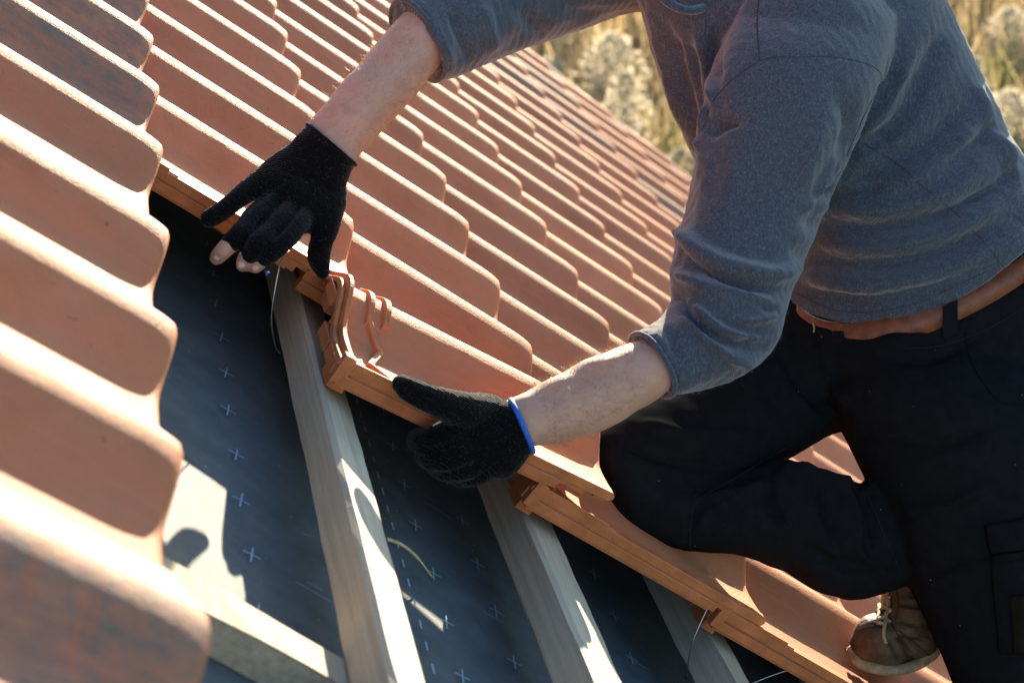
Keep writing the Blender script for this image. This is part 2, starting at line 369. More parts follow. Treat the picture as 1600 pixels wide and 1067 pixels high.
# counter battens (down the slope) and battens (along the eaves)
def beam(lo, hi, axis, seed, jit=.0012, n=60):
    """sawn timber: box divided along its length, arrises softened and slightly wandering"""
    r = np.random.default_rng(seed); lo = np.array(lo, float); hi = np.array(hi, float); o = [i for i in range(3) if i != axis]; c = .003
    x0, x1, y0, y1 = lo[o[0]], hi[o[0]], lo[o[1]], hi[o[1]]
    prof = [(x0 + c, y0), (x1 - c, y0), (x1, y0 + c), (x1, y1 - c), (x1 - c, y1), (x0 + c, y1), (x0, y1 - c), (x0, y0 + c)]
    V = []; L = np.linspace(lo[axis], hi[axis], n); wob = np.cumsum(r.normal(0, jit * .35, (n, 8, 2)), 0); wob -= np.linspace(0, 1, n)[:, None, None] * wob[-1]; wob = np.clip(wob, -.0035, .0035) + r.normal(0, jit * .3, (n, 8, 2))
    for i in range(n):
        for k, (x, y) in enumerate(prof):
            v = [0, 0, 0]; v[axis] = L[i]; v[o[0]] = x + wob[i, k, 0]; v[o[1]] = y + wob[i, k, 1]; V.append(v)
    F = [(i * 8 + k, i * 8 + (k + 1) % 8, (i + 1) * 8 + (k + 1) % 8, (i + 1) * 8 + k) for i in range(n - 1) for k in range(8)]
    F += [tuple(range(8)), tuple(range((n - 1) * 8, n * 8))]
    me = mesh_from(V, F, False); recalc(me); return me
for i in range(-6, 15):
    o = obj('batten', beam((.294 + (i) * G, B0, -.156), (.343 + i * G, BEND - .08, -.103), 1, 100 + i, n=170), WOOD, house, MROOF.copy())
for i in range(-3, 5):
    b = (-3.7 + 4.2 * i + (.6 if i > 0 else 0)) * W
    if b < B0 + .1: continue
    obj('counter_batten', beam((A0 + .15, b - .027, -.199), (A1 - .1, b + .026, -.157), 0, 200 + i, n=120), WOODC, house, MROOF.copy())

# ---- the tile
LT = .412
PB = np.array([.40, .35, .30, .25, .20, .15, .10, .06, .03, 0, -.03, -.055, -.08, -.11, -.15, -.20, -.25, -.29, -.33, -.37, -.42, -.50, -.58, -.63, -.66])
PH = np.array([-.0350, -.0325, -.0282, -.0233, -.0184, -.0134, -.0082, -.0041, -.0012] + [-.0193 * (1 - math.cos(math.pi * min(1.0, -x / .42))) - (.0001 if x < -.42 else 0) for x in PB[9:22]] + [-.0386, -.0380, -.0366])
def prof(bw): return np.interp(bw, PB[::-1], PH[::-1])
def tile_mesh(opened=False):
    mb = MB(); us = [LT, LT - .05, .30, .22, .14, .08, .055, .04, .028, .018, .010, .004]
    th = .011; cols = []
    for b, p in zip(PB, PH):
        cr = max(0, (p + .0388) / .0388)
        def top(u): return p - .0205 * u / LT - (.0042 * ((.036 - u) / .036) ** 2 * cr ** .6 if u < .036 else 0) - .0018 * (max(0, .006 - u) / .006) ** 2
        c = [(u, top(u)) for u in us] + [(.0, top(.0) - .0012), (-.0012, top(0) - .004), (-.0008, top(0) - th * .8), (.002, top(0) - th)]
        c += [(.03, top(.03) - th), (.2, top(.2) - th), (LT, top(LT) - th)]
        cols.append([(-u, b * W, h) for u, h in c])
    m = len(cols[0]); V = [v for c in cols for v in c]; F = []; n_top = len(us) + 1
    for i in range(len(cols) - 1):
        for k in range(m): F.append((i * m + k, (i + 1) * m + k, (i + 1) * m + (k + 1) % m, i * m + (k + 1) % m))
    F += [tuple(range(m)), tuple(range((len(cols) - 1) * m, len(cols) * m))[::-1]]; mb.add(V, F)
    hp = lambda u, bw: prof(bw) - .0205 * u / LT
    e = -.66
    def skirt(u0, u1, b0, b1, t0, t1):        # bar following the tile's inclined edge
        q = []
        for u in (u0, u1):
            z = hp(u, e); q += [(-u, b0 * W, z + t0), (-u, b1 * W, z + t0), (-u, b1 * W, z + t1), (-u, b0 * W, z + t1)]
        mb.add(q, [(0, 1, 2, 3), (7, 6, 5, 4), (0, 4, 5, 1), (1, 5, 6, 2), (2, 6, 7, 3), (3, 7, 4, 0)])
    # edge of the pan with its water lock
    skirt(.010, LT, -.645, -.705, -.0105, .0030); skirt(.085, LT - .001, -.64, -.710, -.0255, -.0118); skirt(.07, LT - .002, -.63, -.699, -.0122, -.0100); skirt(.095, LT - .002, -.60, -.702, -.0285, -.0250)
    skirt(.045, .086, -.62, -.700, -.018, -.0105); skirt(.012, .03, -.60, -.69, -.016, -.0105); skirt(LT - .115, LT - .002, -.688, -.7065, -.009, .0085); skirt(LT - .13, LT - .108, -.66, -.703, -.009, .0050)
    if opened:
        def ridge(u, t, hgt, b0, b1, n=18, skew=0.0):
            bs = np.linspace(b0, b1, n); V = []; 
            for i, x in enumerate(bs):
                uu = u + skew * i / (n - 1); z = hp(min(uu, LT), x)
                V += [(-(uu - t / 2), x * W, z - .004), (-(uu - t / 2 * .7), x * W, z + hgt), (-(uu + t / 2 * .7), x * W, z + hgt), (-(uu + t / 2), x * W, z - .004)]
            F = [(i * 4 + k, i * 4 + (k + 1) % 4, (i + 1) * 4 + (k + 1) % 4, (i + 1) * 4 + k) for i in range(n - 1) for k in range(4)] + [(3, 2, 1, 0), tuple(range((n - 1) * 4, n * 4))]
            mb.add(V, F)
        ridge(LT - .004, .010, .013, .33, -.70); ridge(LT + .004, .008, .004, .33, -.69)
        ridge(LT - .064, .013, .0062, .20, -.20, 14); ridge(LT - .040, .012, .0060, .16, -.22, 14)
        ridge(LT - .040, .012, .0062, -.20, -.36, 8, -.022); ridge(LT - .062, .012, .0062, -.355, -.56, 8, .022)
        ridge(LT - .042, .010, .0060, -.55, -.66, 6, -.030)
        z = hp(LT, -.66); mb.box((-LT - .006, -.7085 * W, z - .025), (-LT + .010, -.655 * W, z + .0125))
        # corbelled underside of the head: hanging nibs and lock feet
        for b0, b1 in ((-.62, -.44), (-.30, -.12), (.02, .2)):
            z = hp(LT, (b0 + b1) / 2); mb.box((-LT + .002, b0 * W, z - .040), (-LT + .026, b1 * W, z - .009))
        for k, b0 in enumerate((-.66, -.4, -.1)):
            z = hp(LT, b0); mb.box((-LT - .008, b0 * W, z - .022), (-LT + .004, (b0 + .22) * W, z - .004))
    me = mb.mesh(True)
    nmain = (len(cols) - 1) * m; mi = np.ones(len(me.polygons), np.int32)
    kk = np.arange(nmain) % m; mi[:nmain] = np.where((kk < n_top), 0, 1); me.polygons.foreach_set('material_index', mi)
    at = me.attributes.new('sharp_edge', 'BOOLEAN', 'EDGE')
    bm = bmesh.new(); bm.from_mesh(me)
    for ed in bm.edges:
        if len(ed.link_faces) == 2 and ed.calc_face_angle(0) > math.radians(38): ed.smooth = False
    if opened:
        bmesh.ops.bevel(bm, geom=[e_ for e_ in bm.edges if not e_.smooth], offset=.0013, segments=2, profile=.6, affect='EDGES', clamp_overlap=True)
        for v_ in bm.verts:
            c_ = v_.co; k_ = 380.0
            v_.co.z += .0005 * math.sin(c_.x * k_ + 2 * math.sin(c_.y * 210)) * math.sin(c_.y * 300 + c_.z * 500); v_.co.y += .0004 * math.sin(c_.x * 290 + c_.z * 620)
    bm.to_mesh(me); bm.free(); return me
TM = tile_mesh(False); TO = tile_mesh(True); TMG = TM.copy(); TMS = TM.copy()
TM.materials.append(CLAY); TO.materials.append(CLAY); TMG.materials.append(CLAY_G); TMS.materials.append(CLAY_S)
for m_ in (TM, TO, TMG, TMS): m_.materials.append(RAW)
def first_j(r):
    return {0: -7, 1: -7, 2: 0}.get(r, -1)
grey = {(1, 1), (1, 0), (1, 2), (0, 0), (0, 1), (6, 13), (7, 13), (7, 15), (8, 12), (6, 15), (9, 11)}
cnt = 0
for r in ROWS:
    for j in range(first_j(r), 18):
        if r == 3 and j == -1: continue                              # that one is in the roofer's hands
        me = TMG if (r, j) in grey else TMS if (r, j) in ((1, -5),) else TO if j == first_j(r) and r >= 2 else TM
        dh = random.uniform(-.0012, .0012); db = {(1, -2): -.125, (1, -3): -.12, (1, -4): -.08, (1, -5): -.06, (1, -6): -.05, (0, -2): -.12, (0, -3): -.12, (0, -4): -.08, (0, -5): -.05}.get((r, j), 0) * W
        t = Matrix.Translation(((r - 1) * G + random.uniform(-.004, .004), j * W + db + random.uniform(-.0015, .0015), dh)) @ Matrix.Rotation(random.uniform(-.006, .006), 4, 'Z') @ Matrix.Rotation(random.uniform(-.008, .008), 4, 'X')
        if (r, j) in ((1, -4),): t = Matrix.Translation((-.006, 0, 0)) @ t
        o = obj('roof_tile', me, None, house, MROOF @ t); cnt += 1
        if me is TMG: o['label'] = 'tile darkened by grey weathering'
        if me is TMS: o['label'] = 'out-of-focus tile with grey and rust streaks'
up = MB()                                                            # courses above the picture, up to the ridge
tv = np.array([v.co[:] for v in TM.vertices]); tf = [tuple(p.vertices) for p in TM.polygons]
for r in range(-3, 0):
    for j in range(-12, 18): up.add(tv + np.array([(r - 1) * G, j * W, 0]), tf)
for r in (0, 1):
    for j in range(-12, -7): up.add(tv + np.array([(r - 1) * G, j * W, 0]), tf)
tag(obj('upper_tiles', up.mesh(), CLAY, house, MROOF.copy()), None, kind='stuff')
vb = MB(); vb.box((A0, BEND + .012, -.19), (A1, BEND + .045, -.018)); vb.box((A0, BEND + .046, -.23), (A1, BEND + .075, -.060))
obj('verge_board', vb.mesh(False), DARKW, house, MROOF.copy())

# ---- the tile in the hands: hooked at its head, nose still lifted
ht = Matrix.Translation((2 * G + .02, -1.035 * W, .003)) @ Matrix.Translation((-LT, 0, -.02)) @ Matrix.Rotation(-.075, 4, 'Y') @ Matrix.Rotation(.0, 4, 'X') @ Matrix.Translation((LT, 0, .02))
o = obj('roof_tile', TO, None, None, MROOF @ ht)
tag(o, 'terracotta roof tile held in both gloved hands, its nose still lifted above the battens', 'roof tile')

# ---- loose bits: tie wires and a thin pale curved strip
def wire(name, pts, label, r=.0011):
    mb = MB(); mb.tube(spline([PX(*p) for p in pts], 6), r, 6)
    tag(obj(name, mb.mesh(True, True), WIRE), label, 'wire', 'tie wires of the edge tiles')
wire('tie_wire', [(452, 392, 2.30), (440, 405, 2.285), (430, 450, 2.28), (424, 500, 2.29), (430, 540, 2.31), (437, 552, 2.33)], 'thin bent steel tie wire hanging below the index finger of the upper glove')
wire('tie_wire', [(1106, 925, 2.45), (1116, 918, 2.43), (1116, 928, 2.415), (1098, 965, 2.41), (1083, 1000, 2.41), (1076, 1030, 2.42), (1073, 1058, 2.44)], 'steel tie wire looped over the edge of the tile beneath the knee')
wire('tie_wire', [(1240, 1022, 2.53), (1252, 1028, 2.52), (1254, 1036, 2.51), (1235, 1045, 2.50), (1205, 1055, 2.50), (1178, 1066, 2.50), (1160, 1074, 2.50)], 'steel tie wire sticking out sideways beside the boot tile')
def on_h(x, y, h): d = PX(x, y, 1.0) - CC; return CC + d * ((h - CC[2]) / d[2])
sm = MB(); sp_pts = [on_h(606, 842, -.150), on_h(630, 852, -.158), on_h(653, 872, -.172), on_h(675, 901, -.190)]
sm.tube(spline(sp_pts, 5), [.0022] * 5 + [.002] * 6 + [.0012] * 5, 6); tag(obj('pale_strip', sm.mesh(True, True), STRIPM), 'thin pale curved strip beside the middle batten', 'shaving')  # thin pale tube curving down to the underlay

# ================================================================== the roofer
person = empty('person', r2w([PX(1400, 1040, 2.74)])[0])
tag(person, 'roofer in grey knit shirt and black trousers kneeling over the tile he holds', 'person')
def px_path(pts): return [PX(*p) for p in pts]
def rpx(p, z): return p * z / FPX
# ---- gloves
def fingers(paths):
    out = []
    for P in paths: out.append(capsule([PX(x, y, z) for x, y, z, r in P], [rpx(r + 1.0, z) for x, y, z, r in P]))
    return out
far_fingers = [
    [(425, 272, 2.285, 21), (388, 298, 2.262, 17), (352, 325, 2.245, 15), (328, 342, 2.235, 13)],                 # little finger
    [(440, 298, 2.275, 21), (405, 333, 2.235, 18), (378, 361, 2.205, 15.5), (362, 379, 2.20, 14.5)],              # ring
    [(458, 312, 2.275, 21), (430, 352, 2.222, 18), (404, 381, 2.195, 15.5), (391, 397, 2.20, 14.5)],              # middle
    [(478, 322, 2.28, 22), (458, 358, 2.225, 18), (432, 387, 2.20, 15.5), (415, 403, 2.205, 13.5)],               # index
    [(515, 302, 2.288, 28), (514, 336, 2.27, 22), (504, 374, 2.265, 18), (498, 402, 2.27, 17), (504, 425, 2.275, 10.5)]]  # thumb
far_palm = loft([(472, 203, 550, 265, 2.285, .036), (452, 226, 541, 292, 2.285, .036), (418, 248, 538, 318, 2.285, .034), (400, 275, 527, 345, 2.275, .032), (410, 308, 505, 358, 2.265, .026), (425, 330, 478, 362, 2.255, .020)], n=24)
cuffA_s = [(480, 194, 556, 258, 2.285, .038), (472, 203, 550, 266, 2.285, .039), (463, 214, 545, 278, 2.285, .038)]; cuffA = loft(cuffA_s, n=24)
gm1 = fuse(fingers(far_fingers) + [far_palm, cuffA], .0024, 3)
near_fingers = [
    [(765, 650, 2.20, 34), (712, 638, 2.15, 27), (668, 622, 2.125, 21), (640, 608, 2.125, 19), (628, 600, 2.13, 15)],     # thumb over the edge
    [(735, 668, 2.19, 30), (700, 682, 2.165, 26), (668, 690, 2.175, 21), (652, 688, 2.21, 18)],                          # index under the tile
    [(745, 690, 2.19, 30), (712, 707, 2.165, 26), (682, 716, 2.18, 21), (666, 712, 2.215, 18)],
    [(755, 708, 2.195, 28), (728, 725, 2.18, 24), (700, 733, 2.195, 20), (684, 728, 2.23, 17)],
    [(770, 718, 2.205, 26), (748, 735, 2.195, 22), (722, 744, 2.21, 18), (706, 738, 2.235, 15)]]
near_palm_s = [(798, 626, 832, 705, 2.20, .036), (770, 620, 815, 728, 2.198, .036), (735, 622, 790, 748, 2.192, .034), (705, 632, 752, 742, 2.185, .030), (692, 650, 728, 728, 2.18, .024)]; near_palm = loft(near_palm_s, n=24)
gm2 = fuse(fingers(near_fingers) + [near_palm], .0026, 4)
for me in (gm1, gm2):
    V = getv(me); setv(me, V + getn(me) * (.0003 * noise3(V, 600, 5) + .0007 * noise3(V, 90, 6))[:, None])
folds(gm1, [([(380, 330), (405, 308), (440, 285)], 5, -.004), ([(395, 360), (425, 328), (455, 300)], 5, -.005), ([(420, 380), (450, 345), (475, 312)], 5, -.005)])
folds(gm2, [([(640, 700), (690, 702), (735, 680)], 6, -.003), ([(670, 722), (712, 718), (750, 700)], 6, -.003)])
# ---- body (skin): one continuous surface under the clothes
head_c = PX(935, -215, 2.52)
hd = [nrm(PX(880, -150, 2.40) - head_c)]                             # the way the face looks: down and up-slope
upv = nrm(np.cross(hd[0], nrm(PX(1000, -215, 2.62) - head_c))); 
if upv @ RC[1] > 0: upv = -upv
side = np.cross(hd[0], upv); HA = np.array([hd[0], side, upv])
def hp_(f, s, u): return head_c + hd[0] * f + side * s + upv * u
body_parts = [
    loft([(1095, 490, 1150, 545, 2.35, .028), (1045, 530, 1085, 596, 2.325, .036), (1004, 530, 1044, 611, 2.305, .044), (945, 549, 990, 645, 2.275, .046), (890, 576, 925, 680, 2.245, .042), (845, 599, 865, 694, 2.22, .036), (812, 617, 838, 698, 2.205, .033), (780, 632, 815, 705, 2.2, .030), (735, 645, 770, 715, 2.19, .022)], n=28),
    loft([(690, -40, 760, 60, 2.47, .05), (645, -2, 705, 90, 2.41, .05), (622, 28, 678, 116, 2.38, .048), (580, 78, 640, 160, 2.35, .045), (530, 134, 596, 206, 2.315, .041), (492, 182, 560, 245, 2.295, .036), (472, 205, 545, 270, 2.285, .032), (450, 240, 520, 310, 2.28, .026)], n=28),
    loft([(1190, 70, 1310, 90, 2.50, .045), (1150, 230, 1260, 240, 2.44, .05), (1110, 380, 1200, 420, 2.39, .045), (1085, 485, 1155, 550, 2.35, .035)]),
    loft([(1060, -130, 1100, -40, 2.68, .04), (900, -70, 910, 10, 2.60, .04), (760, -40, 775, 50, 2.50, .04), (690, -30, 750, 55, 2.45, .04)]),
    loft([(1320, 540, 1540, 520, 2.69, .06), (1300, 300, 1500, 240, 2.68, .07), (1180, 130, 1420, 80, 2.65, .08), (1120, 0, 1350, -30, 2.62, .08), (1060, -70, 1250, -110, 2.60, .07)]),
    loft([(1040, -20, 1150, -90, 2.57, .055), (990, -70, 1075, -150, 2.55, .055), (950, -130, 1040, -190, 2.53, .06)]),
    loft([(1340, 530, 1400, 620, 2.72, .045), (1130, 620, 1200, 680, 2.64, .045), (985, 715, 1020, 780, 2.51, .035)]), loft([(970, 740, 990, 800, 2.49, .03), (1160, 775, 1150, 835, 2.50, .035), (1400, 860, 1385, 895, 2.60, .02), (1432, 925, 1405, 960, 2.65, .02)]),
    loft([(1400, 560, 1560, 580, 2.64, .06), (1460, 760, 1590, 840, 2.57, .06), (1560, 1060, 1660, 1110, 2.55, .045)]), capsule([PX(1605, 1090, 2.56), PX(1645, 1150, 2.70), PX(1700, 1190, 2.90)], [.045, .042, .036]),
    ell(head_c, .098, .078, .118, HA, 28), ell(hp_(.045, 0, -.055), .055, .055, .06, HA, 20), ell(hp_(.10, 0, -.012), .022, .014, .026, HA, 14),
    ell(hp_(.095, 0, -.058), .014, .024, .010, HA, 12), ell(hp_(0, .08, -.005), .018, .012, .03, HA, 12), ell(hp_(0, -.08, -.005), .018, .012, .03, HA, 12),
    ell(hp_(.088, .032, .014), .012, .016, .010, HA, 12), ell(hp_(.088, -.032, .014), .012, .016, .010, HA, 12)]
tips = [[(368, 371, 2.203, 11), (350, 390, 2.20, 12.5), (339, 403, 2.208, 10.5)], [(400, 388, 2.20, 11), (386, 403, 2.203, 12), (378, 415, 2.21, 9.5)], [(422, 396, 2.205, 10), (408, 409, 2.208, 11), (399, 419, 2.215, 8.5)]]
body_parts += fingers(tips)
bmesh_ = fuse(body_parts, .0042, 4)
V = getv(bmesh_); setv(bmesh_, V + getn(bmesh_) * (.0012 * noise3(V, 60, 11))[:, None])
folds(bmesh_, [([(640, 90), (590, 150), (535, 215)], 16, .0022), ([(950, 590), (890, 630), (840, 660)], 12, .002)])
body = obj('body', worldize(bmesh_), SKIN, person)
hm_ = fuse([ell(hp_(-.018, 0, .028), .100, .086, .108, HA, 28)], .005, 3); obj('hair', worldize(hm_), HAIR, person)
em = MB()
for s in (.032, -.032): em.add(*ell(hp_(.0975, s, .012), .007, .011, .006, HA, 12))
obj('eyes', em.mesh(True, True), plain('eye', (.05, .04, .03), .2), person)
NAIL = plain('nail', (.66, .42, .36), .3, 40, .1)
for x_, y_, z_ in ((341, 400, 2.1965), (378, 413, 2.1985), (400, 417, 2.204)):
    c_ = PX(x_, y_, z_); v_ = nrm(c_ - CC); d_ = nrm(PX(x_ - 10, y_ + 12, z_) - c_); mb = MB(); mb.add(*ell(c_, .0065, .0048, .0022, [d_, np.cross(v_, d_), v_], 14)); obj('fingernail', mb.mesh(True, True), NAIL, body)
g1 = obj('glove', worldize(gm1), GLOVE, person); g2 = obj('glove', worldize(gm2), GLOVE, person)
g1['label'] = 'black knit glove with cut-off fingertips'; g2['label'] = 'black knit glove with blue elastic cuff'
def ring_px(p0, p1, z, depth, r, n=40, bulge=0, full=True):
    a, b = PX(*p0, z), PX(*p1, z); c = (a + b) / 2; n1 = (b - a) / 2; v = nrm(c - CC); T = np.cross(n1, v); T = nrm(T)
    return [c + n1 * math.cos(t) - v * depth * math.sin(t) + T * bulge * math.sin(t) for t in np.linspace(0, 2 * math.pi, n, endpoint=False)]
cm = MB(); cm.tube(end_ring(near_palm_s, True, 44, 2.0, 1.02), .0036, 8, True); obj('cuff_trim', cm.mesh(True, True), TRIM, g2)
cm = MB(); cm.tube(end_ring(cuffA_s, True, 44, 2.0, .985), .0026, 8, True); obj('cuff_trim', cm.mesh(True, True), GLOVE, g1)
cm = MB(); cm.tube([PX(414, 424, 2.195), PX(417, 427, 2.193), PX(420, 425, 2.195), PX(416, 430, 2.194)], .0016, 5); obj('loose_thread', cm.mesh(True, True), TRIM, g1)
# ---- shirt
torso_s = [(1225, 468, 1694, 290, 2.668, .146, 0, .68), (1234, 420, 1645, 284, 2.66, .143, 0, .54), (1238, 362, 1607, 262, 2.655, .14, 0, .3), (1200, 305, 1574, 220, 2.65, .145, 0, .12), (1098, 262, 1552, 165, 2.645, .15), (1058, 182, 1526, 108, 2.635, .155), (1030, 95, 1496, 48, 2.62, .16), (1000, 10, 1464, -14, 2.60, .155), (985, -55, 1415, -80, 2.58, .135), (1000, -90, 1300, -120, 2.57, .10), (1035, -110, 1180, -130, 2.57, .075)]; torso = loft(torso_s, n=44, pw=2.3)
sleeveN_s = [(1150, 20, 1400, 40, 2.50, .09), (1108, 120, 1378, 120, 2.445, .105), (1096, 190, 1350, 190, 2.43, .108), (1086, 260, 1318, 268, 2.42, .104), (1076, 320, 1285, 345, 2.41, .098), (1058, 375, 1252, 420, 2.395, .094), (1048, 425, 1228, 480, 2.38, .09), (1050, 470, 1208, 545, 2.36, .085), (1030, 500, 1160, 585, 2.345, .076), (1008, 512, 1100, 606, 2.325, .064), (991, 521, 1047, 620, 2.308, .056)]; sleeveN = loft(sleeveN_s, n=36, pw=2.2)
sleeveF_s = [(1090, -170, 1060, 20, 2.72, .09), (960, -110, 975, 22, 2.66, .085), (860, -80, 875, 60, 2.58, .078), (770, -70, 790, 88, 2.50, .07), (690, -45, 735, 112, 2.43, .064), (650, -25, 705, 122, 2.405, .06), (615, 6, 692, 122, 2.382, .056)]; sleeveF = loft(sleeveF_s, n=32, pw=2.2)
shm = fuse([torso, sleeveN, sleeveF, ell(PX(1265, 70, 2.48), .115, .115, .115), ell(PX(1060, -70, 2.68), .10, .10, .10)], .0046, 9)
V = getv(shm); uv, zz = pix(V)
near_f = [  # crest / crease lines of the bunched sleeve
    ([(1055, 345), (1070, 372), (1120, 410), (1200, 430), (1248, 418)], 13, .0085), ([(1062, 392), (1110, 428), (1170, 448), (1228, 455)], 6, -.0075),
    ([(1046, 420), (1085, 440), (1150, 462), (1215, 478)], 9, .007), ([(1056, 404), (1110, 446), (1180, 474), (1212, 488)], 5, -.004),
    ([(1058, 462), (1085, 503), (1140, 538), (1195, 552)], 6, -.009), ([(1075, 475), (1125, 512), (1180, 530)], 7, .006), ([(1060, 480), (1090, 520), (1150, 558), (1185, 568)], 8, .007),
    ([(1120, 496), (1170, 516), (1205, 520)], 5, -.005), ([(1145, 506), (1190, 500), (1216, 490)], 6, .005), ([(1150, 528), (1185, 540), (1205, 540)], 5, -.004), ([(1035, 500), (1050, 530), (1060, 560)], 7, -.003),
    ([(1300, 130), (1330, 200), (1300, 290), (1255, 395)], 15, -.006), ([(1100, 215), (1125, 195), (1160, 190)], 9, -.008), ([(1112, 150), (1100, 200), (1092, 245)], 9, .006), ([(1290, 180), (1270, 240), (1250, 300)], 16, .004),
    ([(1150, 240), (1140, 300), (1120, 350)], 20, .003), ([(1320, 235), (1300, 275), (1275, 320)], 8, .006)]
tor_f = [([(1290, 285), (1370, 270), (1460, 215), (1520, 150)], 13, -.008), ([(1330, 240), (1400, 190), (1450, 110), (1480, 40)], 15, -.007), ([(1345, 215), (1390, 165), (1425, 80)], 10, .006),
    ([(1270, 320), (1370, 330), (1480, 300), (1570, 235)], 12, .006), ([(1262, 345), (1370, 358), (1480, 335), (1580, 275)], 11, -.008), ([(1255, 372), (1360, 386), (1480, 362), (1592, 305)], 11, .006),
    ([(1248, 398), (1350, 415), (1470, 395), (1590, 340)], 11, -.008), ([(1240, 425), (1340, 445), (1460, 425), (1590, 370)], 12, .006), ([(1236, 448), (1330, 470), (1440, 458), (1540, 420)], 9, -.006),
    ([(1260, 305), (1330, 303), (1400, 290)], 9, -.006), ([(1380, 300), (1470, 255), (1535, 190)], 10, .005), ([(1450, 270), (1520, 225), (1555, 185)], 8, -.005), ([(1500, 330), (1560, 290), (1590, 255)], 8, -.005),
    ([(1520, 130), (1535, 160), (1552, 205)], 10, .005), ([(1545, 205), (1572, 240), (1592, 285)], 9, .005),
    ([(1040, 40), (1065, 130), (1090, 230)], 9, -.007), ([(1070, 60), (1090, 140), (1100, 200)], 8, -.006), ([(1090, 40), (1105, 120), (1112, 170)], 7, .005), ([(1120, 30), (1118, 90), (1118, 130)], 8, -.005), ([(1010, 30), (1040, 120), (1080, 230)], 7, .006)]
far_f = [([(700, 10), (720, 60), (740, 105)], 8, -.006), ([(665, 20), (690, 70), (712, 115)], 7, .005), ([(745, 0), (765, 50), (775, 85)], 10, .005), ([(800, 10), (840, 45), (850, 65)], 12, -.005), ([(880, 10), (920, 25), (960, 20)], 10, -.005), ([(640, 15), (665, 65), (695, 118)], 6, -.004)]
folds(shm, [(p, w_ * .95, a * 2.4) for p, w_, a in near_f], 2.52); folds(shm, [(p, w_ * 1.12, a * 2.3) for p, w_, a in tor_f]); folds(shm, [(p, w_, a * 1.5) for p, w_, a in far_f]); relax(shm, 3)
V = getv(shm); setv(shm, V + getn(shm) * (.0016 * noise3(V, 38, 21) + .0006 * noise3(V, 150, 22))[:, None])
HEM = np.array([(1225, 470), (1260, 488), (1310, 503), (1360, 507), (1400, 502), (1440, 491), (1500, 466), (1545, 438), (1600, 392), (1660, 335), (1720, 280)], float)
V = getv(shm); uv, zz = pix(V); dy = uv[:, 1] - np.interp(uv[:, 0], HEM[:, 0], HEM[:, 1])      # the hem is turned up along one even line
k = (dy > 0) & (uv[:, 0] > 1225) & (zz > 2.49) & (uv[:, 1] > 300); V[k] -= RC[1] * (dy[k] * .96 * zz[k] / FPX)[:, None]; setv(shm, V)
bvh_sh = BVHTree.FromPolygons([tuple(v) for v in getv(shm)], [tuple(p.vertices) for p in shm.polygons])
def drape(P, bvh, off, sub=6):
    out = []
    for q in spline(np.asarray(P, float), sub):
        d = PX(q[0], q[1], 1.0) - CC; h = bvh.ray_cast(Vector(CC), Vector(d))
        if h[0] is not None: out.append(np.array(h[0]) + np.array(h[1]) * off)
    return out
shirt = obj('shirt', worldize(shm), SHIRT, person)
seams = [([(1186, -5), (1183, 40), (1187, 95)], .0009), ([(1097, 205), (1120, 150), (1187, 96), (1250, 90), (1320, 92), (1376, 116), (1350, 180), (1322, 245)], .0006), ([(1332, 215), (1400, 255), (1440, 290), (1500, 340), (1555, 400), (1572, 428)], .0006),
         ([(1008, 514), (1022, 560), (1050, 612), (1066, 616)], .0006), ([(1238, 455), (1320, 488), (1430, 474), (1540, 425)], .0006)]
for P_, r_ in seams:
    q = drape(P_, bvh_sh, .0004)
    if len(q) > 3:
        mb = MB(); mb.tube(q, r_, 6); obj('seam', mb.mesh(True, True), SEAM, shirt)
def hemring(p0, p1, z, d, r, b, par, mat, name='hem', keep=None):
    mb = MB(); mb.tube(ring_px(p0, p1, z, d, 0, 48, b), r, 8, True); return obj(name, mb.mesh(True, True), mat, par)
for sec_, fi, rr0 in ((sleeveN_s, False, .0034), (sleeveF_s, False, .0034)):
    mb = MB(); mb.tube(end_ring(sec_, fi, 60, 2.2,   .985 if not fi else .978), rr0, 8, True); obj('hem', mb.mesh(True, True), SHIRT, shirt)
cr = [PX(1070 + 52 * math.cos(t) , -38 + 54 * math.sin(t) + 10 * math.cos(t), 2.475 + .05 * math.cos(t) - .03 * math.sin(t)) for t in np.linspace(0, 2 * math.pi, 40, endpoint=False)]
mb = MB(); mb.tube(cr, .0065, 8, True); obj('collar', mb.mesh(True, True), SHIRT, shirt)
# ---- trousers
pel = loft([(1224, 488, 1700, 268, 2.68, .112, 0, -.78), (1218, 530, 1706, 350, 2.68, .128, 0, -.5), (1236, 580, 1665, 590, 2.67, .145), (1290, 640, 1680, 670, 2.64, .14)], n=36)
thighN = loft([(1340, 520, 1600, 540, 2.67, .07), (1300, 600, 1660, 640, 2.61, .118), (1312, 655, 1675, 720, 2.58, .13), (1362, 768, 1690, 830, 2.55, .12), (1422, 905, 1705, 945, 2.53, .108), (1468, 1015, 1715, 1045, 2.52, .098), (1505, 1100, 1720, 1130, 2.53, .088), (1530, 1150, 1710, 1190, 2.57, .075)], n=32)
shinN = capsule([PX(1605, 1110, 2.54), PX(1640, 1150, 2.68), PX(1680, 1180, 2.84)], [.085, .078, .062])
thighF = loft([(1300, 450, 1400, 680, 2.74, .10), (1195, 515, 1318, 674, 2.69, .10), (1100, 580, 1240, 716, 2.63, .095), (1010, 630, 1140, 770, 2.56, .09), (945, 664, 1050, 820, 2.50, .08), (921, 694, 985, 838, 2.465, .068), (922, 720, 950, 800, 2.455, .05)], n=30)
shinF = loft([(950, 690, 960, 822, 2.47, .055), (1000, 700, 1010, 851, 2.48, .066), (1085, 735, 1085, 864, 2.49, .066), (1165, 732, 1155, 870, 2.50, .066), (1232, 716, 1222, 892, 2.515, .07), (1300, 738, 1280, 925, 2.535, .075), (1365, 760, 1335, 935, 2.56, .07), (1425, 815, 1392, 922, 2.59, .06)], n=30)
